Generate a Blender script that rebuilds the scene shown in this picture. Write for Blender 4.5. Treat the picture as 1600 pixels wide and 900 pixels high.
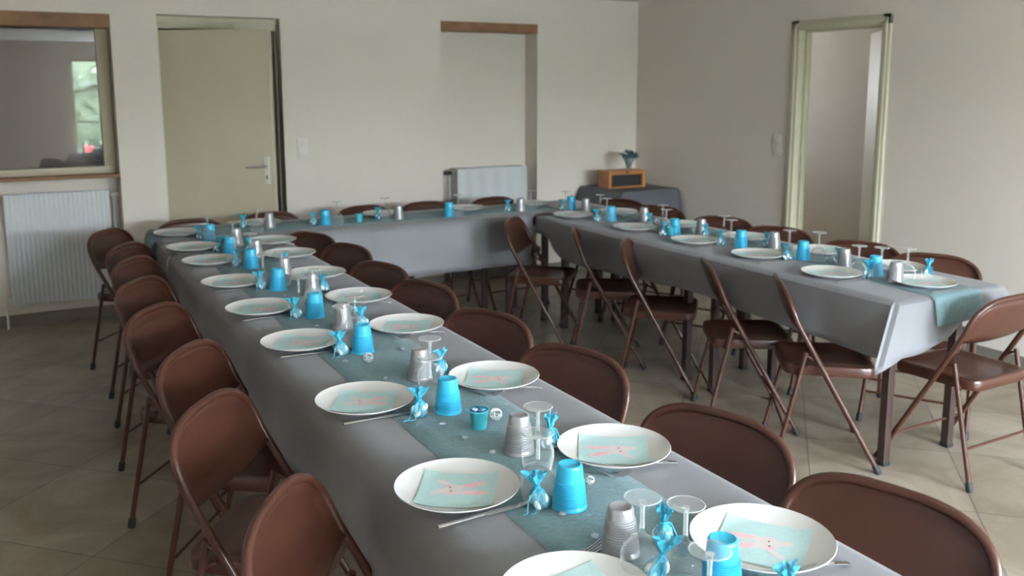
import bpy, bmesh, math, random
from mathutils import Vector, Matrix

for o in list(bpy.data.objects):
    bpy.data.objects.remove(o)
S = bpy.context.scene
COL = S.collection
PI = math.pi

# ------------------------------------------------------------------ camera
F_PX, PITCH, YAW, ROLL, CY = 1420.1, .1609, .5043, -.0012, 366.
cam = bpy.data.cameras.new('camera')
cam.sensor_width = 36
cam.lens = F_PX / 1600 * 36
cam.shift_y = -(450 - CY) / 1600
cam.clip_start = .05
cam.dof.use_dof = True
cam.dof.focus_distance = 2.1
cam.dof.aperture_fstop = 4.5
co = bpy.data.objects.new('camera', cam)
COL.objects.link(co)
fwd = Vector((math.sin(YAW) * math.cos(PITCH), math.cos(YAW) * math.cos(PITCH), -math.sin(PITCH)))
rt = Vector((math.cos(YAW), -math.sin(YAW), 0))
up = rt.cross(fwd)
r2 = rt * math.cos(ROLL) + up * math.sin(ROLL)
u2 = -rt * math.sin(ROLL) + up * math.cos(ROLL)
co.matrix_world = Matrix(((r2.x, u2.x, -fwd.x, 0), (r2.y, u2.y, -fwd.y, 0), (r2.z, u2.z, -fwd.z, 1.6), (0, 0, 0, 1)))
S.camera = co

# ------------------------------------------------------------------ light
S.view_settings.view_transform = 'Standard'
S.view_settings.look = 'None'
S.view_settings.exposure = 2.95
S.view_settings.gamma = 1
S.view_settings.use_curve_mapping = False
W = bpy.data.worlds.new('sky')
S.world = W
W.use_nodes = True
nt = W.node_tree
bg = nt.nodes['Background']
tc = nt.nodes.new('ShaderNodeTexCoord')
sep = nt.nodes.new('ShaderNodeSeparateXYZ')
rampw = nt.nodes.new('ShaderNodeValToRGB')
nt.links.new(tc.outputs['Generated'], sep.inputs[0])
nt.links.new(sep.outputs['Z'], rampw.inputs[0])
rampw.color_ramp.elements[0].position = 0.0
rampw.color_ramp.elements[0].color = (.83, .915, 1, 1)
rampw.color_ramp.elements[1].position = .7
rampw.color_ramp.elements[1].color = (.55, .74, 1, 1)
nt.links.new(rampw.outputs[0], bg.inputs[0])
bg.inputs[1].default_value = 20.0


def area(name, loc, rot, sx, sy, power, colr, portal=False):
    l = bpy.data.lights.new(name, 'AREA')
    l.shape = 'RECTANGLE'
    l.size = sx
    l.size_y = sy
    l.energy = power
    l.color = colr
    if portal:
        l.cycles.is_portal = True
    o = bpy.data.objects.new(name, l)
    o.location = loc
    o.rotation_euler = rot
    COL.objects.link(o)
    return o


# sky portals in the openings behind the camera
area('garden_door_portal', (1.60, -3.26, 1.05), (-PI / 2, 0, PI), 1.3, 2.1, 1, (1, 1, 1), True)
area('front_window_portal', (3.90, -3.26, 1.25), (-PI / 2, 0, PI), 1.8, 1.8, 1, (1, 1, 1), True)
area('corridor_window_portal', (5.75, 7.72, 1.6), (-PI / 2, 0, 0), .2, .35, 1, (1, 1, 1), True)


# ------------------------------------------------------------------ materials
def mat(name, base, rough=.5, metal=0., spec=.5, noise=None, bump=None, coat=0., trans=0., alpha=1., sheen=0., ior=None):
    """noise=(scale, amount, detail) varies the base colour; bump=(scale, strength)"""
    m = bpy.data.materials.new(name)
    m.use_nodes = True
    n = m.node_tree
    p = n.nodes['Principled BSDF']
    p.inputs['Base Color'].default_value = (*base, 1)
    p.inputs['Roughness'].default_value = rough
    p.inputs['Metallic'].default_value = metal
    p.inputs['Specular IOR Level'].default_value = spec
    p.inputs['Coat Weight'].default_value = coat
    p.inputs['Coat Roughness'].default_value = .12
    p.inputs['Transmission Weight'].default_value = trans
    p.inputs['Alpha'].default_value = alpha
    p.inputs['Sheen Weight'].default_value = sheen
    if ior:
        p.inputs['IOR'].default_value = ior
    t = n.nodes.new('ShaderNodeTexCoord')
    if noise:
        a = n.nodes.new('ShaderNodeTexNoise')
        a.inputs['Scale'].default_value = noise[0]
        a.inputs['Detail'].default_value = noise[2] if len(noise) > 2 else 4
        n.links.new(t.outputs['Object'], a.inputs['Vector'])
        mr = n.nodes.new('ShaderNodeMapRange')
        mr.inputs['From Min'].default_value = .3
        mr.inputs['From Max'].default_value = .7
        mr.inputs['To Min'].default_value = 1 - noise[1]
        mr.inputs['To Max'].default_value = 1 + noise[1]
        n.links.new(a.outputs['Fac'], mr.inputs['Value'])
        mx = n.nodes.new('ShaderNodeVectorMath')
        mx.operation = 'SCALE'
        mx.inputs[0].default_value = base
        n.links.new(mr.outputs[0], mx.inputs['Scale'])
        n.links.new(mx.outputs[0], p.inputs['Base Color'])
    if bump:
        b = n.nodes.new('ShaderNodeTexNoise')
        b.inputs['Scale'].default_value = bump[0]
        b.inputs['Detail'].default_value = 5
        n.links.new(t.outputs['Object'], b.inputs['Vector'])
        bb = n.nodes.new('ShaderNodeBump')
        bb.inputs['Strength'].default_value = bump[1]
        bb.inputs['Distance'].default_value = .01
        n.links.new(b.outputs['Fac'], bb.inputs['Height'])
        n.links.new(bb.outputs[0], p.inputs['Normal'])
    return m


M = {}
M['wall'] = mat('wall_paint', (.80, .725, .645), .75, noise=(.8, .02), bump=(60, .08))
M['ceiling'] = mat('ceiling_paint', (.82, .785, .73), .8, noise=(1, .02))
M['cream'] = mat('cream_door_paint', (.62, .555, .415), .42, noise=(2, .03))
M['creamtrim'] = mat('cream_trim_paint', (.62, .58, .43), .40, noise=(3, .03))
M['wood'] = mat('oak_lintel', (.27, .135, .06), .55, noise=(9, .22), bump=(30, .1))
M['winframe'] = mat('window_frame_paint', (.52, .45, .32), .45, noise=(4, .04))
M['skirt'] = mat('skirting_tile', (.22, .195, .16), .35, noise=(5, .12))
M['radiator'] = mat('radiator_enamel', (.64, .66, .665), .35, noise=(3, .02))
M['radgrille'] = mat('radiator_side', (.52, .53, .52), .4, noise=(3, .03))
M['plastic_dark'] = mat('dark_plastic', (.03, .03, .03), .45, noise=(20, .1))
M['chrome'] = mat('valve_chrome', (.7, .7, .7), .25, metal=1, noise=(20, .05))
M['steel'] = mat('cutlery_steel', (.68, .67, .66), .20, metal=1, noise=(14, .05))
M['switch'] = mat('switch_plastic', (.76, .71, .64), .35, noise=(8, .02))
M['cloth'] = mat('grey_tablecloth', (.212, .209, .220), .52, spec=.45, noise=(5, .05), bump=(420, .12), sheen=.15)
M['shadedcloth'] = mat('shaded_grey_tablecloth', (.115, .120, .135), .55, spec=.4, noise=(5, .05), bump=(420, .12))  # grey cloth with the corner's shade put into the colour
M['brown'] = mat('chair_brown_enamel', (.074, .026, .0155), .29, spec=.45, noise=(7, .08), coat=.15)
M['rubber'] = mat('black_rubber', (.018, .02, .02), .6, noise=(30, .1))
M['tablewood'] = mat('table_laminate', (.16, .09, .06), .5, noise=(10, .12))
M['tablesteel'] = mat('table_leg_steel', (.055, .032, .026), .4, noise=(9, .1))
M['plate'] = mat('white_porcelain', (.70, .68, .645), .16, spec=.5, noise=(4, .015), coat=.3)
M['napkin'] = mat('pale_teal_napkin', (.47, .645, .625), .85, noise=(120, .04), bump=(300, .15))
M['cream_ink'] = mat('cream_print', (.68, .60, .575), .85, noise=(80, .03))
M['pink_ink'] = mat('pink_print', (.78, .49, .53), .85, noise=(80, .05))
M['black_ink'] = mat('black_print', (.04, .03, .03), .85, noise=(80, .05))
M['blue'] = mat('blue_plastic', (.045, .46, .70), .35, spec=.45, noise=(12, .03))
M['silver'] = mat('silver_plastic', (.42, .42, .425), .32, metal=.5, noise=(25, .04))
M['teal'] = mat('teal_pail_enamel', (.06, .47, .56), .38, noise=(20, .04))
M['tulle'] = mat('blue_tulle', (.08, .52, .68), .6, alpha=.50, noise=(160, .25), bump=(220, .5))
M['tulletop'] = mat('blue_tulle_gathered', (.06, .47, .64), .6, alpha=.84, noise=(160, .25), bump=(220, .5))
M['ribbon'] = mat('blue_ribbon', (.05, .50, .70), .4, noise=(60, .1))
M['almond'] = mat('pale_sugared_almond', (.86, .93, .95), .35, noise=(90, .12))
M['darkcandy'] = mat('navy_candy', (.03, .08, .16), .35, noise=(60, .2))
M['lilac'] = mat('lilac_wrapper', (.45, .48, .80), .3, noise=(60, .15))


def thin_glass(name='whitened_thin_glass', base=.035, gain=.85, power=3.4):
    m = bpy.data.materials.new(name)
    m.use_nodes = True
    n = m.node_tree
    for x in list(n.nodes):
        if x.type == 'BSDF_PRINCIPLED':
            n.nodes.remove(x)
    out = [x for x in n.nodes if x.type == 'OUTPUT_MATERIAL'][0]
    tr = n.nodes.new('ShaderNodeBsdfTransparent')
    gl = n.nodes.new('ShaderNodeBsdfPrincipled')
    gl.inputs['Base Color'].default_value = (.80, .84, .84, 1)  # white mixed in towards grazing angles, paints bright edges onto the glass
    gl.inputs['Roughness'].default_value = .04
    gl.inputs['Specular IOR Level'].default_value = .9
    lw = n.nodes.new('ShaderNodeLayerWeight')
    lw.inputs['Blend'].default_value = .5
    pw = n.nodes.new('ShaderNodeMath')
    pw.operation = 'POWER'
    pw.inputs[1].default_value = power
    n.links.new(lw.outputs['Facing'], pw.inputs[0])
    fr = n.nodes.new('ShaderNodeMath')
    fr.operation = 'MULTIPLY_ADD'
    fr.inputs[1].default_value = gain
    fr.inputs[2].default_value = base
    n.links.new(pw.outputs[0], fr.inputs[0])
    ns = n.nodes.new('ShaderNodeTexNoise')
    ns.inputs['Scale'].default_value = 30
    mr = n.nodes.new('ShaderNodeMapRange')
    mr.inputs['To Min'].default_value = .955
    mr.inputs['To Max'].default_value = .985
    n.links.new(ns.outputs['Fac'], mr.inputs['Value'])
    cb = n.nodes.new('ShaderNodeCombineColor')
    for k in range(3):
        n.links.new(mr.outputs[0], cb.inputs[k])
    n.links.new(cb.outputs[0], tr.inputs['Color'])
    mx = n.nodes.new('ShaderNodeMixShader')
    n.links.new(fr.outputs[0], mx.inputs[0])
    n.links.new(tr.outputs[0], mx.inputs[1])
    n.links.new(gl.outputs[0], mx.inputs[2])
    n.links.new(mx.outputs[0], out.inputs['Surface'])
    return m


M['glass'] = thin_glass()
M['glassedge'] = thin_glass('whitened_edge_glass', .20, .75, 1.6)  # stems and rims whitened, their glints put into the colour
M['gem'] = mat('clear_gem', (.92, .97, 1), .05, trans=.75, ior=1.5, noise=(60, .05))
M['wire'] = mat('silver_wire', (.80, .80, .80), .3, metal=.6, noise=(40, .05))
M['panebacking'] = mat('grey_pane_backing', (.15, .122, .118), .6, noise=(3, .06))  # added panel, its grey stands in for the dim room beyond the pane
M['boxwood'] = mat('orange_wood', (.50, .21, .07), .45, noise=(9, .15))
M['leafdark'] = mat('dark_teal_foil', (.03, .13, .16), .3, noise=(30, .5))
M['leafteal'] = mat('pale_teal_foil', (.12, .33, .34), .3, noise=(30, .4))
M['grass'] = mat('pale_terrace_paving', (.30, .285, .26), .9, noise=(6, .15))
M['flower'] = mat('red_blossom', (.75, .06, .05), .6, noise=(20, .2))
M['hedge'] = mat('hedge_leaves', (.075, .088, .042), .7, noise=(3.5, .55), bump=(8, .6))
M['pipe'] = mat('pipe_paint', (.62, .62, .60), .4, noise=(6, .03))


def floor_mat():
    m = bpy.data.materials.new('beige_floor_tiles')
    m.use_nodes = True
    n = m.node_tree
    L = n.links.new
    p = n.nodes['Principled BSDF']
    t = n.nodes.new('ShaderNodeTexCoord')
    mp = n.nodes.new('ShaderNodeMapping')
    mp.inputs['Rotation'].default_value = (0, 0, PI / 4)
    L(t.outputs['Object'], mp.inputs['Vector'])
    br = n.nodes.new('ShaderNodeTexBrick')
    br.offset = 0
    br.squash = 1
    br.inputs['Scale'].default_value = 1
    br.inputs['Brick Width'].default_value = .6
    br.inputs['Row Height'].default_value = .6
    br.inputs['Mortar Size'].default_value = .0035
    br.inputs['Mortar Smooth'].default_value = .3
    br.inputs['Bias'].default_value = 0
    br.inputs['Color1'].default_value = (.285, .232, .170, 1)
    br.inputs['Color2'].default_value = (.375, .318, .250, 1)
    br.inputs['Mortar'].default_value = (.165, .148, .135, 1)
    L(mp.outputs[0], br.inputs['Vector'])
    ns = n.nodes.new('ShaderNodeTexNoise')
    ns.inputs['Scale'].default_value = 2.2
    ns.inputs['Detail'].default_value = 7
    ns.inputs['Roughness'].default_value = .62
    ns.inputs['Distortion'].default_value = 1.2
    L(mp.outputs[0], ns.inputs['Vector'])
    cr = n.nodes.new('ShaderNodeValToRGB')
    cr.color_ramp.elements[0].position = .36
    cr.color_ramp.elements[0].color = (.66, .61, .53, 1)
    cr.color_ramp.elements[1].position = .66
    cr.color_ramp.elements[1].color = (1.2, 1.2, 1.2, 1)
    L(ns.outputs['Fac'], cr.inputs[0])
    mx = n.nodes.new('ShaderNodeMix')
    mx.data_type = 'RGBA'
    mx.blend_type = 'MULTIPLY'
    mx.inputs['Factor'].default_value = .8
    L(br.outputs['Color'], mx.inputs['A'])
    L(cr.outputs[0], mx.inputs['B'])
    L(mx.outputs['Result'], p.inputs['Base Color'])
    p.inputs['Roughness'].default_value = .34
    bm_ = n.nodes.new('ShaderNodeBump')
    bm_.inputs['Strength'].default_value = .35
    bm_.inputs['Distance'].default_value = .002
    bm_.invert = True
    L(br.outputs['Fac'], bm_.inputs['Height'])
    L(bm_.outputs[0], p.inputs['Normal'])
    return m


M['floor'] = floor_mat()


def runner_mat():
    m = mat('teal_organza', (.26, .42, .45), .7, sheen=.2, bump=(160, .5))
    n = m.node_tree
    p = n.nodes['Principled BSDF']
    t = n.nodes.new('ShaderNodeTexCoord')
    mp = n.nodes.new('ShaderNodeMapping')
    mp.inputs['Scale'].default_value = (60, 260, 60)
    mp.inputs['Rotation'].default_value = (0, 0, .5)
    ns = n.nodes.new('ShaderNodeTexNoise')
    ns.inputs['Scale'].default_value = 1
    ns.inputs['Detail'].default_value = 3
    n.links.new(t.outputs['Object'], mp.inputs[0])
    n.links.new(mp.outputs[0], ns.inputs['Vector'])
    r = n.nodes.new('ShaderNodeMapRange')
    r.inputs['To Min'].default_value = .40
    r.inputs['To Max'].default_value = .75
    n.links.new(ns.outputs['Fac'], r.inputs['Value'])
    n.links.new(r.outputs[0], p.inputs['Alpha'])
    return m


M['runner'] = runner_mat()


# ------------------------------------------------------------------ helpers
def tag(o, label=None, cat=None, group=None, kind=None):
    if label:
        o['label'] = label
    if cat:
        o['category'] = cat
    if group:
        o['group'] = group
    if kind:
        o['kind'] = kind
    return o


def obj(name, bm, m, parent=None, smooth=True, loc=None, recalc=True):
    if recalc:
        bmesh.ops.recalc_face_normals(bm, faces=bm.faces)
    me = bpy.data.meshes.new(name)
    bm.to_mesh(me)
    bm.free()
    for x in (m if isinstance(m, (list, tuple)) else [m]):
        me.materials.append(x)
    if smooth:
        me.polygons.foreach_set('use_smooth', [True] * len(me.polygons))
        me.set_sharp_from_angle(angle=math.radians(42))
    o = bpy.data.objects.new(name, me)
    COL.objects.link(o)
    if parent:
        o.parent = parent
    if loc:
        o.location = loc
    return o


def thing(name, label, cat, loc=(0, 0, 0), rz=0, group=None, kind=None):
    o = bpy.data.objects.new(name, None)
    o.empty_display_size = .1
    COL.objects.link(o)
    o.location = loc
    o.rotation_euler = (0, 0, rz)
    return tag(o, label, cat, group, kind)


def copy_tree(o, parent=None):
    c = o.copy()
    COL.objects.link(c)
    if parent:
        c.parent = parent
        c.matrix_parent_inverse = o.matrix_parent_inverse.copy()
    for ch in o.children:
        copy_tree(ch, c)
    return c


def place(proto, used, loc, rot, label, group=None, cat=None):
    """first placement uses the prototype itself, later ones copy it"""
    o = proto if not used else copy_tree(proto)
    o.location = loc
    o.rotation_euler = rot if isinstance(rot, tuple) else (0, 0, rot)
    o['label'] = label
    if group:
        o['group'] = group
    return o


def box(bm, x0, x1, y0, y1, z0, z1, bev=0):
    r = bmesh.ops.create_cube(bm, size=1)
    vs = r['verts']
    for v in vs:
        v.co = Vector((x0 + (v.co.x + .5) * (x1 - x0), y0 + (v.co.y + .5) * (y1 - y0), z0 + (v.co.z + .5) * (z1 - z0)))
    if bev:
        es = list({e for v in vs for e in v.link_edges})
        bmesh.ops.bevel(bm, geom=es, offset=bev, segments=2, profile=.6, affect='EDGES')
    return vs


def tube(bm, pts, r, seg=10, closed=False, cap=True):
    pts = [Vector(p) for p in pts]
    n = len(pts)
    rs = r if isinstance(r, (list, tuple)) else [r] * n
    tang = []
    for i in range(n):
        a = pts[(i - 1) % n] if (closed or i > 0) else pts[i]
        b = pts[(i + 1) % n] if (closed or i < n - 1) else pts[i]
        tang.append((b - a).normalized())
    t0 = tang[0]
    ref = Vector((0, 0, 1)) if abs(t0.z) < .9 else Vector((1, 0, 0))
    nrm = t0.cross(ref).normalized()
    rings = []
    for i in range(n):
        t = tang[i]
        nrm = (nrm - t * nrm.dot(t)).normalized()
        bn = t.cross(nrm)
        rings.append([bm.verts.new(pts[i] + (nrm * math.cos(a) + bn * math.sin(a)) * rs[i])
                      for a in [2 * PI * k / seg for k in range(seg)]])
    m = n if closed else n - 1
    for i in range(m):
        A, B = rings[i], rings[(i + 1) % n]
        for k in range(seg):
            bm.faces.new((A[k], A[(k + 1) % seg], B[(k + 1) % seg], B[k]))
    if cap and not closed:
        bm.faces.new(rings[0][::-1])
        bm.faces.new(rings[-1])


def lathe(bm, prof, seg=32, mid=None, cx=0, cy=0):
    """prof = [(r, z)...]; r==0 collapses"""
    rings = []
    for r, z in prof:
        if r < 1e-6:
            rings.append([bm.verts.new((cx, cy, z))])
        else:
            rings.append([bm.verts.new((cx + r * math.cos(2 * PI * k / seg), cy + r * math.sin(2 * PI * k / seg), z)) for k in range(seg)])
    for i in range(len(rings) - 1):
        A, B = rings[i], rings[i + 1]
        for k in range(seg):
            a, b = k, (k + 1) % seg
            if len(A) == 1 and len(B) == 1:
                continue
            if len(A) == 1:
                bm.faces.new((A[0], B[b], B[a]))
            elif len(B) == 1:
                bm.faces.new((A[a], A[b], B[0]))
            else:
                bm.faces.new((A[a], A[b], B[b], B[a]))


def bmn():
    return bmesh.new()


def one(fn, *a, **k):
    b = bmesh.new()
    fn(b, *a, **k)
    return b


# ------------------------------------------------------------------ room shell
RX, LX, FY, WY, CZ = 4.945, -4.6, -3.0, 6.65, 2.335
b = bmn()
box(b, LX - .3, 7.2, FY - .3, 9.2, -.12, 0)
fl = obj('floor', b, M['floor'], smooth=False)
# shift the tile grid to the photograph's joints
mpn = [x for x in M['floor'].node_tree.nodes if x.type == 'MAPPING'][0]
mpn.inputs['Location'].default_value = (-.198, -.004, 0)
tag(fl, kind='structure')
FLOORMAP = mpn
tag(obj('ceiling', one(box, LX - .3, 7.2, FY - .3, 9.2, CZ, CZ + .12), M['ceiling'], smooth=False), kind='structure')

b = bmn()
T0 = 6.85
for x0, x1 in ((LX - .3, -1.15), (.645, .935), (1.768, 3.035), (3.914, RX + .01)):
    box(b, x0, x1, WY, T0, 0, CZ)
box(b, -1.15, .645, WY, T0, 2.075, CZ)
box(b, .935, 1.768, WY, T0, 2.085, CZ)
box(b, 3.035, 3.914, WY, T0, 2.110, CZ)
# backing with window and door holes
for x0, x1, z0, z1 in ((LX - .3, -1.02, 0, CZ), (-1.02, .63, 0, 1.03), (-1.02, .63, 2.03, CZ), (.63, .955, 0, CZ), (1.75, RX + .01, 0, CZ), (.955, 1.75, 2.07, CZ)):
    box(b, x0, x1, T0, T0 + .1, z0, z1)
tag(obj('wall_back', b, M['wall'], smooth=False), kind='structure')

b = bmn()
D0, D1, DZ = 4.015, 4.775, 2.02     # right doorway opening
box(b, RX, RX + .12, D1, 8.2, 0, CZ)
box(b, RX, RX + .12, .1, D0, 0, CZ)
box(b, RX, RX + .12, D0, D1, DZ, CZ)
box(b, RX, RX + .12, FY, .1, 0, CZ)
tag(obj('wall_right', b, M['wall'], smooth=False), kind='structure')
b = bmn()
box(b, LX, LX - .2, FY - .2, T0, 0, CZ)
tag(obj('wall_left', b, M['wall'], smooth=False), kind='structure')
b = bmn()
for x0, x1, z0, z1 in ((LX, .95, 0, CZ), (2.25, 3.0, 0, CZ), (4.8, RX + .12, 0, CZ), (.95, 2.25, 2.07, CZ), (3.0, 4.8, 0, .35), (3.0, 4.8, 2.15, CZ)):
    box(b, x0, x1, FY - .2, FY, z0, z1)
tag(obj('wall_front', b, M['wall'], smooth=False), kind='structure')

# corridor beyond the right doorway, dark room behind the half-open door
b = bmn()
box(b, 6.35, 6.45, 3.0, 7.7, 0, CZ)
box(b, RX + .12, 6.45, 3.0, 3.1, 0, CZ)
box(b, RX + .12, 5.65, 7.6, 7.7, 0, CZ)
box(b, 5.85, 6.45, 7.6, 7.7, 0, CZ)
box(b, 5.65, 5.85, 7.6, 7.7, 0, 1.4)
box(b, 5.65, 5.85, 7.6, 7.7, 1.8, CZ)
box(b, RX, RX + .12, 8.2, 8.6, 0, CZ)
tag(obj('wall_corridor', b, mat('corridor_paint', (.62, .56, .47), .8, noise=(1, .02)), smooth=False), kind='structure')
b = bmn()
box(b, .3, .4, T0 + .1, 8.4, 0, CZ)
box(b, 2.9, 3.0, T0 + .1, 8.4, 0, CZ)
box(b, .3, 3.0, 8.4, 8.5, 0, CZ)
box(b, -1.4, .3, 7.05, 7.15, 0, CZ)  # added to shut sky light out behind the window pane
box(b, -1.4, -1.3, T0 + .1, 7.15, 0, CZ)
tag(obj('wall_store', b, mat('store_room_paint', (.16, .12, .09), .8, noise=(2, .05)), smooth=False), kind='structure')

# skirting tiles
b = bmn()
for x0, x1 in ((LX, -1.15), (.645, .935), (1.768, 3.035), (3.914, RX)):
    box(b, x0, x1, WY - .012, WY, 0, .085, .003)
for x0, x1 in ((-1.15, .645), (3.035, 3.914)):
    box(b, x0, x1, T0 - .012, T0, 0, .085, .003)
tag(obj('baseboard_back', b, M['skirt'], smooth=False), kind='structure')
b = bmn()
box(b, RX - .012, RX, D1 + .05, WY, 0, .085, .003)
box(b, RX - .012, RX, FY, D0 - .05, 0, .085, .003)
tag(obj('baseboard_right', b, M['skirt'], smooth=False), kind='structure')

# wooden lintels
tag(obj('trim_1', one(box, -1.16, .646, WY - .004, T0 - .002, 1.985, 2.076, .003), M['wood'], smooth=False), kind='structure')
tag(obj('trim_2', one(box, 3.034, 3.915, WY - .004, T0 - .002, 2.038, 2.110, .003), M['wood'], smooth=False), kind='structure')

# window in the left alcove
w = thing('window_1', None, None, (0, 0, 0), kind='structure')
b = bmn()
box(b, -1.03, .64, 6.79, 6.87, 1.018, 1.066, .004)
box(b, -1.03, .64, 6.79, 6.87, 1.995, 2.04, .004)
box(b, .563, .64, 6.79, 6.87, 1.066, 1.995, .004)
box(b, -1.03, -.955, 6.79, 6.87, 1.066, 1.995, .004)
obj('window_frame', b, M['winframe'], w)
obj('window_sill', one(box, -1.15, .645, 6.655, 6.86, .998, 1.020, .004), M['wood'], w)
gm = mat('window_glass', (1, 1, 1), 0, trans=1, ior=1.62)
obj('window_pane', one(box, -.955, .563, 6.825, 6.831, 1.066, 1.995), gm, w, smooth=False)
b = bmn()
box(b, -.97, .58, 6.90, 6.912, 1.02, 2.04)
obj('pane_backing', b, M['panebacking'], w)

# back door: frame in the recess, leaf swung into the room
w = thing('door_1', None, None, (0, 0, 0), kind='structure')
b = bmn()
box(b, .937, .957, 6.74, 6.86, 0, 2.083, .003)
box(b, 1.756, 1.767, 6.77, 6.86, 0, 2.083, .003)
box(b, .937, 1.766, 6.74, 6.86, 2.0, 2.083, .003)
box(b, .937, 1.766, 6.725, 6.742, 2.045, 2.083, .003)
obj('door_frame', b, M['creamtrim'], w)
leaf = bpy.data.objects.new('door_leaf_hinge', None)
DA = math.atan2(6.25 - 6.76, 1.59 - .952)
b = bmn()
box(b, 0, .815, -.02, .02, .008, 1.985, .002)
lf = obj('door_leaf', b, M['cream'], w, smooth=False)
lf.location = (.955, 6.765, 0)
lf.rotation_euler = (0, 0, DA)
b = bmn()
box(b, .748, .786, -.029, -.02, .94, 1.13, .004)
obj('handle_plate', b, mat('handle_plate_white', (.74, .73, .62), .3, noise=(8, .03)), lf)
b = bmn()
tube(b, [(.768, -.026, 1.062), (.768, -.055, 1.062), (.762, -.066, 1.062), (.745, -.070, 1.061), (.64, -.070, 1.055)], [.009, .009, .009, .008, .0075], 10)
obj('door_handle', b, M['chrome'], lf)
b = bmn()
box(b, .762, .772, -.0305, -.028, .975, 1.0, .001)
obj('keyhole', b, M['plastic_dark'], lf)

# right doorway: cream casing, leaf opened inward
w = thing('door_2', None, None, (0, 0, 0), kind='structure')
b = bmn()
X = RX
for y0, y1, z0, z1 in ((3.982, 4.047, 0, 2.055), (4.742, 4.817, 0, 2.055)):
    box(b, X - .018, X + .0, y0, y1, z0, z1, .004)
    ym = (y0 + y1) / 2
    box(b, X - .026, X - .016, ym - .012, ym + .012, z0, z1 - .02, .003)
box(b, X - .018, X, 3.982, 4.817, 1.99, 2.055, .004)
box(b, X - .026, X - .016, 4.0, 4.80, 2.012, 2.036, .003)
box(b, X, X + .12, 4.015, 4.035, 0, 2.02, .003)
box(b, X, X + .12, 4.752, 4.775, 0, 2.02, .003)
box(b, X, X + .12, 4.035, 4.752, 1.995, 2.02, .003)
box(b, X + .05, X + .075, 4.73, 4.752, 0, 2.0, .003)
box(b, X + .05, X + .075, 4.035, 4.752, 1.975, 1.996, .003)
obj('door_frame', b, M['creamtrim'], w)
b = bmn()
box(b, X + .046, X + .05, 4.731, 4.742, .93, 1.10, .001)
obj('strike_plate', b, M['steel'], w)
b = bmn()
box(b, 0, .70, -.02, .02, .01, 1.975, .003)
lf = obj('door_leaf', b, M['cream'], w, smooth=False)
lf.location = (X + .125, 4.05, 0)
lf.rotation_euler = (0, 0, math.radians(90 - 39))

# light switches
def switch(name, loc, rz, label):
    t = thing(name, label, 'light switch', loc, rz)
    obj('cover_plate', one(box, -.041, .041, -.009, 0, -.075, .075, .004), M['switch'], t)
    obj('rocker', one(box, -.026, .026, -.013, -.008, .012, .060, .003), M['switch'], t)
    obj('rocker', one(box, -.026, .026, -.013, -.008, -.060, -.012, .003), M['switch'], t)


switch('light_switch', (RX, 4.925, 1.175), -PI / 2, 'white double light switch on the right wall beside the open doorway')
switch('light_switch', (1.902, WY, 1.15), 0, 'faint white double switch plate on the back wall right of the cream door')


# radiators
def radiator(label, x0, x1, y, z0, z1, valve_right, n, depth=.10):
    t = thing('radiator', label, 'radiator', ((x0 + x1) / 2, y, 0))
    hw = (x1 - x0) / 2
    b = bmn()
    # ribbed front sheet
    cols = n * 6
    prof = []
    for i in range(cols + 1):
        u = i / cols
        ph = (u * n) % 1.0
        d = .006 * (1 if .22 < ph < .78 else 0)
        prof.append((-hw + u * 2 * hw, -d))
    vs = [[b.verts.new((x, yy, z0)) for x, yy in prof], [b.verts.new((x, yy, z0 + .03)) for x, yy in prof],
          [b.verts.new((x, yy, z1 - .03)) for x, yy in prof], [b.verts.new((x, 0, z1)) for x, yy in prof]]
    for v in vs[0]:
        v.co.y = 0
    for r in range(3):
        for i in range(cols):
            b.faces.new((vs[r][i], vs[r][i + 1], vs[r + 1][i + 1], vs[r + 1][i]))
    box(b, -hw, hw, .001, .012, z0, z1)
    obj('front_panel', b, M['radiator'], t)
    obj('rear_panel', one(box, -hw, hw, depth - .012, depth, z0, z1, .003), M['radiator'], t)
    b = bmn()
    box(b, -hw, -hw + .004, .010, depth - .010, z0 + .02, z1 - .004)
    box(b, hw - .004, hw, .010, depth - .010, z0 + .02, z1 - .004)
    k = int(2 * hw / .03)
    for i in range(k):
        xx = -hw + (i + .5) * 2 * hw / k
        box(b, xx - .009, xx + .009, .010, depth - .010, z1 - .010, z1 - .004)
    obj('side_and_top_grille', b, M['radgrille'], t, smooth=False)
    s = 1 if valve_right else -1
    b = bmn()
    tube(b, [(s * (hw + .0), depth * .6, z1 - .035), (s * (hw + .03), depth * .6, z1 - .035)], .010, 12)
    tube(b, [(s * (hw + .03), depth * .6, z1 - .035), (s * (hw + .03), depth * .6, .02)], .007, 10)
    obj('pipe', b, M['pipe'], t)
    b = bmn()
    tube(b, [(s * (hw + .02), depth * .6 - .012, z1 - .035), (s * (hw + .045), depth * .6 - .02, z1 - .035), (s * (hw + .085), depth * .6 - .02, z1 - .035)], [.014, .018, .016], 14)
    obj('thermostat_valve', b, M['switch'] if valve_right else M['plastic_dark'], t)
    b = bmn()
    tube(b, [(-s * hw, depth * .6, z0 + .05), (-s * (hw + .028), depth * .6, z0 + .05), (-s * (hw + .034), depth * .6, z0 + .03), (-s * (hw + .034), depth * .6, 0.0)], .008, 10)
    obj('return_pipe', b, M['pipe'], t)
    b = bmn()
    for xx in (-hw * .7, hw * .7):
        box(b, xx - .015, xx + .015, depth, T0 - y, z1 - .2, z1 - .05)
        box(b, xx - .015, xx + .015, depth, T0 - y, z0 + .05, z0 + .12)
    obj('wall_bracket', b, M['pipe'], t, smooth=False)


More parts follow.
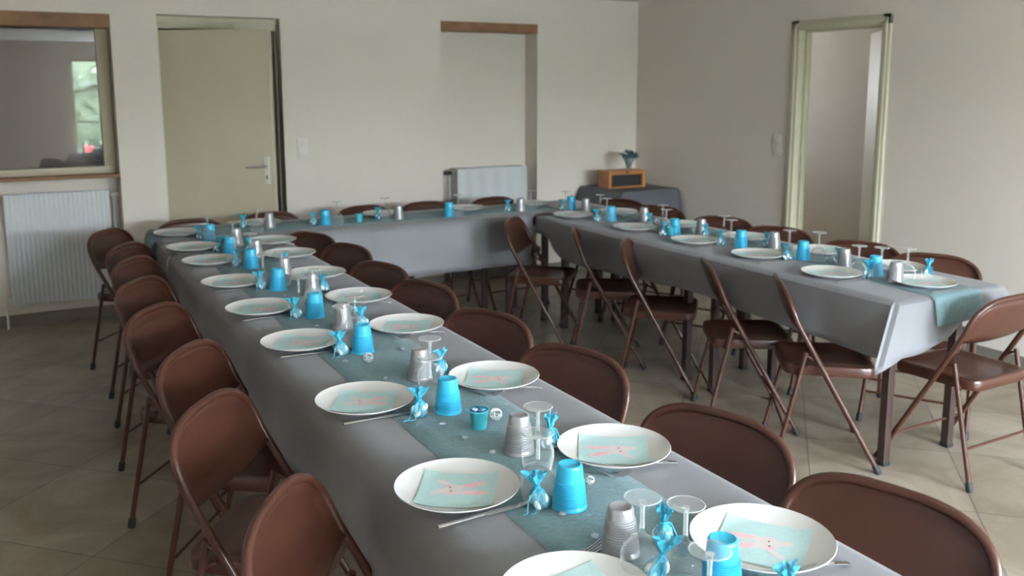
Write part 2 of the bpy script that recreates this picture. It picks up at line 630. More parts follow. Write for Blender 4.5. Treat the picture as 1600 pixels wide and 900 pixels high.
radiator('white ribbed radiator under the window in the left alcove', -.062, .572, 6.745, .168, .905, True, 22, .09)
radiator('white flat radiator in the middle wall niche behind the cross table', 3.172, 3.822, 6.66, .20, .940, False, 5, .15)

# ------------------------------------------------------------------ outside (seen mirrored in the window)
tag(obj('terrace', one(box, -12, 16, -14, FY - .2, -.25, -.05), M['grass'], smooth=False), kind='structure')
b = bmn()
rnd = random.Random(4)
for k in range(1500):
    x = rnd.uniform(-4, 8)
    z = rnd.uniform(-.05, 2.3)
    y = -7.2 + rnd.uniform(-.35, .35)
    s = rnd.uniform(.06, .16)
    c = Vector((x, y, z))
    a = Vector((rnd.uniform(-1, 1), rnd.uniform(-1, 1), rnd.uniform(-1, 1))).normalized()
    d = a.cross(Vector((rnd.uniform(-1, 1), rnd.uniform(-1, 1), rnd.uniform(-1, 1)))).normalized()
    vs = [b.verts.new(c + a * s), b.verts.new(c + d * s * .5), b.verts.new(c - a * s), b.verts.new(c - d * s * .5)]
    b.faces.new(vs)
box(b, -4, 8, -7.75, -7.45, -.05, 2.2)
tag(obj('garden_hedge', b, M['hedge'], smooth=False, recalc=False), 'leafy green hedge outside the garden door', 'hedge', kind='stuff')
fx, fz = 1.429, 0.354
b = bmn()
rnd = random.Random(5)
for k in range(9):
    bmesh.ops.create_icosphere(b, subdivisions=1, radius=.034, matrix=Matrix.Translation((fx + rnd.uniform(-.07, .07), -6.80 + rnd.uniform(-.04, .04), fz + rnd.uniform(-.05, .05))))
tag(obj('rose_blossom', b, M['flower']), 'red rose blossom on the garden hedge, mirrored in the window', 'flower')
# garden door with muntins behind the camera, its window and the side window
def glazed(name, x0, x1, z0, z1, nx, nz, y):
    w = thing(name, None, None, (0, 0, 0), kind='structure')
    b = bmn()
    f = .06
    box(b, x0, x0 + f, y - .06, y, z0, z1)
    box(b, x1 - f, x1, y - .06, y, z0, z1)
    box(b, x0, x1, y - .06, y, z1 - f, z1)
    box(b, x0, x1, y - .06, y, z0, z0 + f)
    for i in range(1, nx):
        xx = x0 + (x1 - x0) * i / nx
        box(b, xx - .02, xx + .02, y - .05, y - .01, z0 + f, z1 - f)
    for i in range(1, nz):
        zz = z0 + (z1 - z0) * i / nz
        box(b, x0 + f, x1 - f, y - .045, y - .015, zz - .012, zz + .012)
    obj('window_frame', b, M['creamtrim'], w, smooth=False)


glazed('door_3', .95, 2.25, 0, 2.07, 2, 4, FY - .06)
glazed('window_2', 3.0, 4.8, .35, 2.15, 2, 1, FY - .06)

# ------------------------------------------------------------------ tables
TZ = .745


def table(name_label, x0, x1, y0, y1, group):
    cx, cy = (x0 + x1) / 2, (y0 + y1) / 2
    t = thing('folding_table', name_label, 'table', (cx, cy, 0), 0, group)
    hx, hy = (x1 - x0) / 2, (y1 - y0) / 2
    obj('tabletop', one(box, -hx, hx, -hy, hy, TZ - .026, TZ, .006), M['tablewood'], t, smooth=False)
    b = bmn()
    i = .075
    for s in (-1, 1):
        box(b, -hx + i, hx - i, s * (hy - i) - .012, s * (hy - i) + .012, TZ - .085, TZ - .026)
        box(b, s * (hx - i) - .012, s * (hx - i) + .012, -hy + i, hy - i, TZ - .085, TZ - .026)
    obj('apron', b, M['tablesteel'], t, smooth=False)
    for sx in (-1, 1):
        for sy in (-1, 1):
            px, py = sx * (hx - .11), sy * (hy - .10)
            l = obj('leg', one(box, px - .019, px + .019, py - .019, py + .019, .012, TZ - .03, .004), M['tablesteel'], t, smooth=False)
            obj('foot_cap', one(box, px - .021, px + .021, py - .021, py + .021, 0, .016, .003), M['rubber'], l, smooth=False)


G1 = 'folding tables under the long left cloth'
table('folding table under the near end of the long left cloth', .70, 1.30, .42, 1.88, G1)
table('folding table under the middle of the long left cloth', .70, 1.30, 1.90, 3.37, G1)
table('folding table under the far end of the long left cloth', .70, 1.30, 3.39, 5.20, G1)
G2 = 'folding tables under the cross cloth along the back wall'
table('folding table under the left half of the cross cloth', .72, 1.88, 5.235, 5.80, G2)
table('folding table under the right half of the cross cloth', 1.90, 3.03, 5.235, 5.80, G2)
table('folding table under the corner where the cross cloth meets the right table', 3.05, 3.72, 5.16, 5.80, G2)
G3 = 'folding tables under the right cloth'
table('folding table with brown legs under the near end of the right cloth', 3.06, 3.70, 2.36, 3.64, G3)
table('folding table under the far end of the right cloth', 3.06, 3.70, 3.66, 5.12, G3)


def drape(name, x0, x1, y0, y1, z, L, R, Fr, B, m, nx, ny, no=9, rho=.03, flare=.10, amp=.012, freq=9., seed=1, corner=.5, thick=.0012, wrinkle=.0, tips=None):
    """rectangle with overhangs given as functions of the position along each side (metres of cloth)"""
    fL, fR, fF, fB = [(g if callable(g) else (lambda t, g=g: g)) for g in (L, R, Fr, B)]
    rnd = random.Random(seed)
    ph = [rnd.uniform(0, 6.28) for _ in range(8)]
    b = bmn()
    xs = [('L', 1 - k / no) for k in range(no)] + [('M', k / nx) for k in range(nx + 1)] + [('R', (k + 1) / no) for k in range(no)]
    ys = [('F', 1 - k / no) for k in range(no)] + [('M', k / ny) for k in range(ny + 1)] + [('B', (k + 1) / no) for k in range(no)]
    grid = []
    tips = tips or {}

    def off(px, py, dx, dy, r):
        q = rho * PI / 2
        if r < q:
            out = rho * math.sin(r / rho)
            dn = rho * (1 - math.cos(r / rho))
        else:
            out = rho
            dn = rho + (r - q)
        rr = max(0, r - q)
        dn -= rr * (1 - math.sqrt(1 - flare ** 2))
        t = px * dy - py * dx
        wv = amp * min(1, rr / .12) * (math.sin(t * freq + ph[3]) + .6 * math.sin(t * freq * 2.3 + ph[4]) + .3 * math.sin(t * freq * 4.1 + ph[5]))
        out = max(out + flare * rr + wv, rho * .2)
        return Vector((dx * out, dy * out, -dn))
    for ky, ty in ys:
        py = y0 + (y1 - y0) * ty if ky == 'M' else (y0 if ky == 'F' else y1)
        row = []
        for kx, tx in xs:
            px = x0 + (x1 - x0) * tx if kx == 'M' else (x0 if kx == 'L' else x1)
            ox = 0 if kx == 'M' else (-fL(py) * tx if kx == 'L' else fR(py) * tx)
            oy = 0 if ky == 'M' else (-fF(px) * ty if ky == 'F' else fB(px) * ty)
            r = math.hypot(ox, oy)
            if r < 1e-6:
                zz = z + wrinkle * (math.sin(px * 9 + ph[0]) * math.sin(py * 5 + ph[1]) + .6 * math.sin(px * 17 + py * 6 + ph[2]))
                row.append(b.verts.new((px, py, zz)))
                continue
            if kx != 'M' and ky != 'M':
                A = fL(py) if kx == 'L' else fR(py)
                B = fF(px) if ky == 'F' else fB(px)
                sx, sy = (-1 if kx == 'L' else 1), (-1 if ky == 'F' else 1)
                T = Vector(tips.get(kx + ky, (sx * A * corner, sy * B * corner, -math.hypot(A, B) * .86)))
                if A < 1e-6 or B < 1e-6:
                    a_, b_ = (tx, 0) if B < 1e-6 else (0, ty)
                else:
                    a_, b_ = tx, ty
                if a_ >= b_:
                    P = off(px, py, sx, 0, A * (a_ - b_)) + T * b_ if a_ > b_ else T * b_
                else:
                    P = off(px, py, 0, sy, B * (b_ - a_)) + T * a_
                row.append(b.verts.new((px + P.x, py + P.y, z + P.z)))
                continue
            P = off(px, py, ox / r, oy / r, r)
            row.append(b.verts.new((px + P.x, py + P.y, z + P.z)))
        grid.append(row)
    for j in range(len(grid) - 1):
        for i in range(len(grid[0]) - 1):
            q = (grid[j][i], grid[j][i + 1], grid[j + 1][i + 1], grid[j + 1][i])
            ci = -1 if i < no else (1 if i >= no + nx else 0)
            cj = -1 if j < no else (1 if j >= no + ny else 0)
            if ci * cj > 0:
                b.faces.new((q[0], q[1], q[2]))
                b.faces.new((q[0], q[2], q[3]))
            elif ci * cj < 0:
                b.faces.new((q[0], q[1], q[3]))
                b.faces.new((q[1], q[2], q[3]))
            else:
                b.faces.new(q)
    bmesh.ops.remove_doubles(b, verts=b.verts, dist=1e-5)
    bmesh.ops.dissolve_degenerate(b, edges=b.edges, dist=1e-6)
    o = obj(name, b, m)
    md = o.modifiers.new('solid', 'SOLIDIFY')
    md.thickness = thick
    md.offset = 1
    return o


CT = .7505          # cloth sheet height
def smooth01(t):
    t = max(0, min(1, t))
    return t * t * (3 - 2 * t)


c = drape('tablecloth', .715, 1.300, .42, 4.88, CT, .285, .20, .2, 0, M['cloth'], 14, 90, rho=.045, flare=.07, amp=.006, freq=6, seed=3, wrinkle=.0004)
tag(c, 'long grey tablecloth on the left table running away from the camera', 'tablecloth')
c = drape('tablecloth', .705, 1.300, 4.885, 5.225, CT - .0012, .27, .10, 0, 0, M['cloth'], 12, 8, rho=.04, flare=.07, amp=.004, seed=8, wrinkle=.0003)
tag(c, 'short grey tablecloth piece joining the left table to the cross table', 'tablecloth')
c = drape('tablecloth', .705, 3.73, 5.228, 5.81, CT, .27, .20,
          lambda x: .335 * smooth01((x - 1.28) / .06) * (1 - smooth01((x - 3.0) / .05)),
          .13, M['cloth'], 110, 12, rho=.022, flare=.05, amp=.008, freq=7, seed=5, wrinkle=.0004, corner=.2)
tag(c, 'grey tablecloth on the cross table along the back wall, its front pale bluish', 'tablecloth')
c = drape('tablecloth', 3.045, 3.715, 2.355, 5.15, CT + .0008,
          lambda y: .225 + .02 * math.sin(y * 3.1) - .10 * smooth01((y - 4.75) / .3),
          .16, lambda x: .235 - .13 * smooth01((x - 3.1) / .55), 0, M['cloth'], 18, 70, rho=.022, flare=.09, amp=.010, freq=8, seed=6, wrinkle=.0005, tips={'LF': (-.165, -.06, -.262), 'RF': (.10, -.05, -.12)})
tag(c, 'grey tablecloth on the right table with a pointed pale corner hanging at the near end', 'tablecloth')

RT = CT + .0022
tag(drape('table_runner', .815, 1.14, .42, 5.22, RT, 0, 0, .2, 0, M['runner'], 6, 80, rho=.03, flare=.05, seed=2, thick=.0004),
    'teal gauze table runner along the middle of the long left table', 'table runner')
tag(drape('table_runner', .700, 3.36, 5.37, 5.70, RT + .0004, .26, 0, 0, 0, M['runner'], 60, 6, rho=.042, flare=.085, amp=.004, seed=8, thick=.0004),
    'teal gauze table runner along the cross table by the back wall', 'table runner')
rn = drape('table_runner', 3.37, 3.68, 2.345, 5.36, RT + .0012, 0, 0, .135, 0, M['runner'], 6, 60, rho=.03, flare=.17, amp=.002, freq=8, seed=6, thick=.0004)
for v in rn.data.vertices:      # the near end was laid a little askew
    v.co.x -= .13 * smooth01((3.1 - v.co.y) / .75)
tag(rn,
    'teal gauze table runner along the right table hanging over its near end', 'table runner')

# small table in the corner with its cloth, box and bouquet
table('small table in the far right corner under a grey cloth', 4.36, 4.90, 6.02, 6.60, None)
tag(drape('tablecloth', 4.345, 4.915, 6.0, 6.61, CT, lambda y: .30 if y > 5.9 else .30, .0, .42, 0, M['shadedcloth'], 12, 12, rho=.02, flare=.34, amp=.018, freq=11, seed=11, corner=.4),
    'grey tablecloth with shade in its colour, draped over the small corner table', 'tablecloth')
t = thing('wooden_box', 'orange wooden box with a black slot on the small corner table', 'box', (4.565, 6.33, CT + .002), math.radians(-2))
b = bmn()
hw, hd, hh, th = .185, .085, .148, .014
box(b, -hw, hw, -hd, hd, 0, th, .002)
box(b, -hw, hw, -hd, hd, hh - .035, hh, .002)
box(b, -hw, -hw + .028, -hd, hd, th, hh - .035)
box(b, hw - .028, hw, -hd, hd, th, hh - .035)
box(b, -hw, hw, hd - .01, hd, th, hh - .035)
obj('case', b, M['boxwood'], t, smooth=False)
obj('black_panel', one(box, -hw + .026, hw - .026, -hd + .03, -hd + .04, th, hh - .035), M['plastic_dark'], t, smooth=False)
b = bmn()
tube(b, [(0, -hd - .0, hh - .018), (0, -hd - .012, hh - .018)], .010, 14)
obj('knob', b, mat('dark_orange_knob', (.25, .08, .03), .4, noise=(20, .1)), t)
t = thing('foil_bouquet', 'bouquet of dark teal foil sprays in a small glass standing on the wooden box', 'bouquet', (4.635, 6.33, CT + .151))
b = bmn()
lathe(b, [(0, 0), (.024, 0), (.028, .06), (.026, .06), (.022, .004), (0, .004)], 20)
obj('glass_pot', b, M['glass'], t)
rnd = random.Random(9)
bs = {'leafdark': bmn(), 'leafteal': bmn()}
b2 = bmn()
for k in range(40):
    a = rnd.uniform(0, 2 * PI)
    sp = rnd.uniform(.1, 1.0)
    h = rnd.uniform(.10, .155) * (1.08 - .25 * sp)
    top = Vector((math.cos(a) * .115 * sp, math.sin(a) * .07 * sp, h))
    base = Vector((math.cos(a) * .010, math.sin(a) * .010, .006))
    tube(b2, [base, base.lerp(top, .5) + Vector((0, 0, .012)), top], .0012, 5)
    bb = bs['leafdark' if k % 3 else 'leafteal']
    for j in range(7):
        aa = rnd.uniform(0, 2 * PI)
        d = Vector((math.cos(aa), math.sin(aa), rnd.uniform(-.3, .8))).normalized()
        sd = d.cross(Vector((0, 0, 1))).normalized() * .008
        ln = rnd.uniform(.020, .040)
        p0 = top - d * .004
        p1 = top + d * ln * .6
        p2 = top + d * ln + Vector((0, 0, -.006))
        v = [bb.verts.new(p0), bb.verts.new(p1 + sd), bb.verts.new(p2), bb.verts.new(p1 - sd)]
        bb.faces.new(v)
obj('stems', b2, M['leafdark'], t)
obj('foil_tufts', bs['leafdark'], M['leafdark'], t, smooth=False)
obj('pale_foil_tufts', bs['leafteal'], M['leafteal'], t, smooth=False)

# ------------------------------------------------------------------ chairs
ZT = .785


def fpos(z):
    """forward position of the front tube at height z"""
    if z < .62:
        return .215 - .565 * z
    t = (z - .62) / (ZT - .62)
    return .215 - .565 * .62 - .072 * t + .012 * t * t


def make_chair():
    c = thing('folding_chair', 'x', 'chair')
    m = M['brown']
    # front legs
    for s in (-1, 1):
        b = bmn()
        pts = [(s * (.232 - .010 * z / .46), fpos(z), z) for z in (.018, .12, .24, .36, .462)]
        tube(b, pts, .0108, 10)
        l = obj('leg', b, m, c)
        d = Vector(pts[1]) - Vector(pts[0])
        d.normalize()
        p = Vector(pts[0])
        b = bmn()
        tube(b, [p - d * .018 * 1.02, p - d * .010, p + d * .018, p + d * .022], [.0125, .0145, .0138, .0118], 12)
        obj('rubber_foot', b, M['rubber'], l)
    # back frame continues the front legs over the top
    b = bmn()
    pts = []
    for z in (.455, .50, .55, .60):
        pts.append((-(.2225 - .003 * (z - .46)), fpos(z), z))
    N = 26
    for k in range(N + 1):
        a = PI - PI * k / N
        cx, sz = math.cos(a), math.sin(a)
        x = .2215 * math.copysign(abs(cx) ** .66, cx)
        z = .632 + (ZT - .012 - .632) * abs(sz) ** .70
        pts.append((x, fpos(z) - .012 * (1 - (x / .2215) ** 2), z))
    for z in (.60, .55, .50, .455):
        pts.append(((.2225 - .003 * (z - .46)), fpos(z), z))
    tube(b, pts, .0112, 10)
    obj('back_frame', b, m, c)
    # backrest panel, pressed sheet hollowed towards the sitter
    b = bmn()
    nx, nz = 28, 10
    rows = []
    for i in range(nx + 1):
        u = -1 + 2 * i / nx
        u = math.copysign(1 - (1 - abs(u)) ** 1.6, u) if abs(u) < 1 else u
        x = .213 * u
        e = min(1, abs(x) / .2215)
        sz = (1 - e ** (2 / .66)) ** .5 if e < 1 else 0
        ztop = .632 + (ZT - .020 - .632) * sz ** .70
        zbot = .592 - .015 * (1 - u * u)
        col_ = []
        for j in range(nz + 1):
            v = j / nz
            z = zbot + (ztop - zbot) * v
            edge = min(1 - abs(u) ** 3, 4 * v * (1 - v) + .0, 1)
            edge = smooth01(edge * 2.2)
            col_.append(b.verts.new((x, fpos(z) - .012 * (1 - u * u) - .008 * edge + (.006 if j == 0 else 0), z)))
        rows.append(col_)
    for i in range(nx):
        for j in range(nz):
            b.faces.new((rows[i][j], rows[i + 1][j], rows[i + 1][j + 1], rows[i][j + 1]))
    bk = obj('backrest', b, m, c)
    md = bk.modifiers.new('solid', 'SOLIDIFY')
    md.thickness = .004
    md.offset = 0
    # seat pan with rolled skirt
    b = bmn()

    def ring(sc, z, dy=0):
        vs = []
        for k in range(48):
            a = 2 * PI * k / 48
            cx, sy = math.cos(a), math.sin(a)
            x = .194 * math.copysign(abs(cx) ** .27, cx) * sc
            y = .190 * math.copysign(abs(sy) ** .27, sy) * sc
            x *= 1 + .05 * (y / .19)
            vs.append(b.verts.new((x, y + .005, z)))
        return vs
    rg = [ring(.955, .400), ring(.985, .400), ring(1, .406), ring(1, .430), ring(.985, .440), ring(.95, .444), ring(.86, .443), ring(.80, .4385), ring(.5, .436), ring(.2, .435)]
    for i in range(len(rg) - 1):
        for k in range(48):
            b.faces.new((rg[i][k], rg[i][(k + 1) % 48], rg[i + 1][(k + 1) % 48], rg[i + 1][k]))
    b.faces.new(rg[-1])
    inner = ring(.955, .430)
    for k in range(48):
        b.faces.new((rg[0][k], inner[k], inner[(k + 1) % 48], rg[0][(k + 1) % 48]))
    b.faces.new(inner[::-1])
    obj('seat', b, m, c)
    # rear legs
    for s in (-1, 1):
        b = bmn()
        p0, p1 = Vector((s * .207, -.205, .018)), Vector((s * .2085, -.100, .505))
        tube(b, [p0, p0.lerp(p1, .5), p1], .0098, 10)
        l = obj('leg', b, m, c)
        d = (p1 - p0).normalized()
        b = bmn()
        tube(b, [p0 - d * .018, p0 - d * .010, p0 + d * .018, p0 + d * .022], [.0122, .0138, .0130, .0108], 12)
        obj('rubber_foot', b, M['rubber'], l)
        b = bmn()
        tube(b, [(s * .2095, -.102, .495), (s * .216, -.065, .475), (s * .2205, fpos(.455), .455)], .0055, 8)
        tube(b, [(s * .203, -.135, .40), (s * .200, -.11, .43), (s * .19, -.09, .436)], .006, 8)
        obj('hinge_link', b, m, c)
    b = bmn()
    tube(b, [(-.229, fpos(.135), .135), (.229, fpos(.135), .135)], .006, 8)
    obj('stretcher', b, m, c)
    b = bmn()
    tube(b, [(-.207, -.172, .165), (.207, -.172, .165)], .006, 8)
    obj('stretcher', b, m, c)
    return c


chair0 = make_chair()
cused = False


def chair_at(cx, cy, deg, label, group):
    """cx, cy = middle of the back's top rail; deg = heading clockwise from +y"""
    global cused
    th = math.radians(deg)
    f = Vector((math.sin(th), math.cos(th)))
    o = Vector((cx, cy)) - f * fpos(ZT)
    place(chair0, cused, (o.x, o.y, 0), -th, label, group)
    cused = True


ORD = ['nearest', 'second', 'third', 'fourth', 'fifth', 'sixth', 'seventh', 'eighth', 'ninth', 'tenth', 'eleventh', 'twelfth']


def ordl(i, n, what, where):
    if i == 0:
        return '%s %s, nearest the camera' % (what, where)
    if i == n - 1:
        return '%s %s, farthest away' % (what, where)
    return '%s %s, %s nearest' % (what, where, ORD[i])


Lc = [(.415, 1.745, 124), (.398, 2.405, 127), (.440, 2.955, 126), (.422, 3.575, 128), (.440, 4.14, 126), (.473, 4.685, 124), (.493, 5.14, 125), (.455, 5.72, 127)]
for i, (x, y, a) in enumerate(Lc):
    chair_at(x, y, a, ordl(i, 8, 'brown metal folding chair', 'left of the long left table'), 'chairs on the left side of the long left table')
Rc = [(1.545, 1.17, 254), (1.535, 1.68, 253), (1.53, 2.34, 252), (1.513, 2.90, 250), (1.513, 3.49, 252), (1.50, 3.98, 251), (1.535, 4.55, 252), (1.475, 5.03, 243)]
for i, (x, y, a) in enumerate(Rc):
    chair_at(x, y, a, ordl(i, 8, 'brown metal folding chair', 'right of the long left table'), 'chairs on the right side of the long left table')
Nc = [(2.895, 2.835, 128), (2.88, 3.29, 122), (2.88, 3.945, 133), (2.87, 4.44, 123), (2.755, 4.99, 134)]
for i, (x, y, a) in enumerate(Nc):
    chair_at(x, y, a, ordl(i, 5, 'brown folding chair seen edge-on', 'at the near side of right table'), 'chairs on the left side of the right table')
Fc = [(3.96, 2.865, 240), (3.95, 3.30, 240), (3.945, 3.895, 240), (3.95, 4.38, 240), (3.93, 5.02, 240), (3.93, 5.44, 245)]
for i, (x, y, a) in enumerate(Fc):
    chair_at(x, y, a, ordl(i, 6, 'brown metal folding chair', 'at the far side of the right table'), 'chairs on the far side of the right table')
Bc = [(.95, 5.93, 170), (1.47, 6.00, 165), (2.13, 6.02, 172), (2.60, 6.02, 176), (3.15, 6.02, 175)]
for i, (x, y, a) in enumerate(Bc):
    chair_at(x, y, a, ['brown folding chair at the left end of the cross table by the cream door',
                       'brown chair behind the cross table at the right edge of the cream door',
                       'brown chair behind the cross table between the door and the wall niche',
                       'brown chair behind the cross table at the left edge of the wall niche',
                       'brown chair behind the cross table in front of the wall niche radiator'][i], 'chairs along the back wall')
chair_at(3.455, 2.125, -1, 'brown folding chair at the near end of the right table, its back turned', None)


# ------------------------------------------------------------------ tableware prototypes
def prof_z(r):
    """inner surface height of the plate at radius r"""
    if r < .082:
        return .0055
    t = (r - .082) / (.132 - .082)
    return .0055 + .0165 * t ** 1.5


def make_plate():
    b = bmn()
    ins = [(0, .0055), (.04, .0055), (.082, .0055), (.095, prof_z(.095)), (.108, prof_z(.108)), (.12, prof_z(.12)), (.1285, prof_z(.129))]
    out = [(.1315, .0228), (.1325, .0215), (.131, .0195), (.118, .0130), (.10, .0065), (.084, .0015), (.078, 0), (.072, 0), (.070, .0012), (0, .0012)]
    lathe(b, ins + out, 64)
    return tag(obj('dinner_plate', b, M['plate']), None, 'plate')


def make_napkin():
    b = bmn()
    hs = .0815

    def zz(x, y, lay):
        return prof_z(min(.131, math.hypot(x, y))) + .0016 + lay * .0005
    n = 14
    g = [[b.verts.new((-hs + 2 * hs * i / n, -hs + 2 * hs * j / n, zz(-hs + 2 * hs * i / n, -hs + 2 * hs * j / n, 0))) for j in range(n + 1)] for i in range(n + 1)]
    for i in range(n):
        for j in range(n):
            b.faces.new((g[i][j], g[i + 1][j], g[i + 1][j + 1], g[i][j + 1]))

    def blob(cx, cy, rx, ry, ang, mi, lay, pw=1.0):
        ca, sa = math.cos(ang), math.sin(ang)
        cv = b.verts.new((cx, cy, zz(cx, cy, lay)))
        prev = None
        rings = []
        for q in (.5, 1):
            rg = []
            for k in range(20):
                a = 2 * PI * k / 20
                ex = rx * q * math.copysign(abs(math.cos(a)) ** pw, math.cos(a))
                ey = ry * q * math.copysign(abs(math.sin(a)) ** pw, math.sin(a))
                x, y = cx + ex * ca - ey * sa, cy + ex * sa + ey * ca
                rg.append(b.verts.new((x, y, zz(x, y, lay))))
            rings.append(rg)
        for k in range(20):
            f = b.faces.new((cv, rings[0][k], rings[0][(k + 1) % 20]))
            f.material_index = mi
            f = b.faces.new((rings[0][k], rings[1][k], rings[1][(k + 1) % 20], rings[0][(k + 1) % 20]))
            f.material_index = mi
    # rabbit, upright along +x
    blob(-.010, -.002, .022, .027, 0, 1, 1)                 # head
    blob(-.036, -.012, .020, .011, .5, 1, 1)                # chin and bib
    blob(.030, .024, .034, .0135, .50, 1, 1)                # ears
    blob(.034, -.012, .036, .0125, .05, 1, 1)
    blob(-.030, .030, .024, .0075, -.75, 1, 1)              # whisker tuft
    blob(.030, .0245, .022, .0085, .50, 2, 2)
    blob(.036, -.012, .026, .0075, .05, 2, 2)
    blob(-.020, .014, .007, .006, 0, 2, 2)                  # cheeks
    blob(-.014, -.018, .006, .005, 0, 2, 2)
    blob(-.016, .009, .0024, .0020, 0, 3, 3)
    blob(-.012, -.009, .0024, .0020, 0, 3, 3)
    o = obj('paper_napkin', b, [M['napkin'], M['cream_ink'], M['pink_ink'], M['black_ink']], recalc=False)
    return tag(o, None, 'napkin')


def make_cup(name, rb, rt_, h, m, ribs, z0, z1):
    """upside-down tumbler: rim on the table, closed end up"""
    b = bmn()
    pr = [(rb + .0012, 0), (rb + .0014, .0025), (rb - .0004, .004)]
    k = 0
    steps = ribs * 4
    for i in range(steps + 1):
        z = z0 + (z1 - z0) * i / steps
        r = rb + (rt_ - rb) * z / h
        pr.append((r + (.0015 if i % 4 in (1, 2) else -.0007), z))
    pr += [(rb + (rt_ - rb) * .93, h * .93), (rt_ + .0002, h - .004), (rt_ - .0012, h - .001), (rt_ - .004, h), (rt_ - .0065, h - .0015), (0, h - .0018)]
    inn = [(0, h - .003), (rt_ - .004, h - .003), (rb - .0012, .002), (rb - .0010, 0), (rb + .0012, 0)]
    lathe(b, pr + inn, 40)
    bmesh.ops.remove_doubles(b, verts=b.verts, dist=1e-6)
    return tag(obj(name, b, m), None, 'cup')


def make_glass():
    t = thing('wine_glass', 'x', 'glass')
    b = bmn()
    # upside down: rim on the table
    o = [(.0315, 0), (.0350, .014), (.0372, .028), (.0368, .042), (.0318, .056), (.0215, .067), (.0110, .0735), (.0052, .079), (.0042, .088)]
    i = [(.0052 * 0, .0695), (.009, .0690), (.0195, .0650), (.0300, .0550), (.0352, .0415), (.0357, .028), (.0337, .014), (.0303, 0)]
    lathe(b, [(0, .088)] + o[::-1] + i[::-1], 36)
    bw = obj('bowl', b, M['glass'], t)
    b = bmn()
    tube(b, [(.0309 * math.cos(a), .0309 * math.sin(a), .0008) for a in [2 * PI * k / 40 for k in range(40)]], .0007, 6, closed=True)
    obj('mouth_rim', b, M['glassedge'], bw)
    b = bmn()
    lathe(b, [(0, .0881), (.0044, .0881), (.0038, .105), (.0038, .122), (.0048, .1345), (.0070, .1385), (0, .1386)], 20)
    obj('stem', b, M['glassedge'], t)
    b = bmn()
    lathe(b, [(.0070, .1386), (.0120, .1405), (.0318, .1434), (.0318, .1450), (0, .1450)], 36)
    f = obj('foot', b, M['glass'], t)
    b = bmn()
    tube(b, [(.0322 * math.cos(a), .0322 * math.sin(a), .1442) for a in [2 * PI * k / 40 for k in range(40)]], .0011, 6, closed=True)
    obj('rolled_rim', b, M['glassedge'], f)
    return t


def make_fork():
    b = bmn()
    N = 16
    L = .19

    zk = [(0, .0015), (.12, .0065), (.35, .0125), (.50, .0145), (.60, .0105), (.70, .0030), (.80, .0005), (.90, .0040), (1.0, .0125)]

    def zc(s):      # s = 0 handle end ... 1 tines
        for (a, za), (c, zb) in zip(zk, zk[1:]):
            if s <= c:
                return za + (zb - za) * smooth01((s - a) / (c - a)) * .5 + (zb - za) * ((s - a) / (c - a)) * .5
        return zk[-1][1]

    def wd(s):
        if s < .62:
            return .0062 - .0034 * (s / .62) ** .8 + (.0005 if s < .05 else 0)
        t = (s - .62) / .16
        return .0028 + .0088 * smooth01(t)
    prev = None
    th = .0016
    for k in range(N + 1):
        s = k / N * .80
        x = -L / 2 + s * L
        z, w_ = zc(s), wd(s)
        r = [b.verts.new((x, -w_, z)), b.verts.new((x, w_, z)), b.verts.new((x, w_, z + th)), b.verts.new((x, -w_, z + th))]
        if prev:
            for q in range(4):
                b.faces.new((prev[q], prev[(q + 1) % 4], r[(q + 1) % 4], r[q]))
        else:
            b.faces.new(r[::-1])
        prev = r
    b.faces.new(prev)
    for j in range(4):
        yy = -.0096 + j * .0064
        prev = None
        for k in range(6):
            s = .795 + .205 * k / 5
            x = -L / 2 + s * L
            z = zc(s)
            w_ = .0017 * (1 - .35 * k / 5)
            r = [b.verts.new((x, yy - w_, z)), b.verts.new((x, yy + w_, z)), b.verts.new((x, yy + w_, z + th)), b.verts.new((x, yy - w_, z + th))]
            if prev:
                for q in range(4):
                    b.faces.new((prev[q], prev[(q + 1) % 4], r[(q + 1) % 4], r[q]))
            else:
                b.faces.new(r[::-1])
            prev = r
        b.faces.new(prev)
    return tag(obj('fork', b, M['steel']), None, 'fork')


def make_knife():
    t = thing('table_knife', 'x', 'knife')
    b = bmn()
    prev = None
    for x, w_, h in ((-.105, .0050, .0045), (-.103, .0062, .0058), (-.09, .0064, .0060), (-.05, .0054, .0054), (-.015, .0046, .0050), (-.002, .0052, .0046)):
        r = [b.verts.new((x, math.cos(a) * w_, .0032 + math.sin(a) * h * .5)) for a in [2 * PI * q / 10 for q in range(10)]]
        if prev:
            for q in range(10):
                b.faces.new((prev[q], prev[(q + 1) % 10], r[(q + 1) % 10], r[q]))
        else:
            b.faces.new(r[::-1])
        prev = r
    b.faces.new(prev)
    obj('handle', b, M['steel'], t)
    b = bmn()
    prev = None
    for x, y0, y1, h in ((-.003, -.004, .004, .0022), (.01, -.0085, .0055, .0016), (.05, -.0100, .0060, .0012), (.085, -.0090, .0062, .0011), (.098, -.0040, .0060, .0010), (.104, .0010, .0045, .0008)):
        r = [b.verts.new((x, y0, .0026)), b.verts.new((x, y1, .0024)), b.verts.new((x, y1, .0024 + h)), b.verts.new((x, y0, .0030))]
        if prev:
            for q in range(4):
                b.faces.new((prev[q], prev[(q + 1) % 4], r[(q + 1) % 4], r[q]))
        else:
            b.faces.new(r[::-1])
        prev = r
    b.faces.new(prev)
    obj('blade', b, M['steel'], t)
    return t


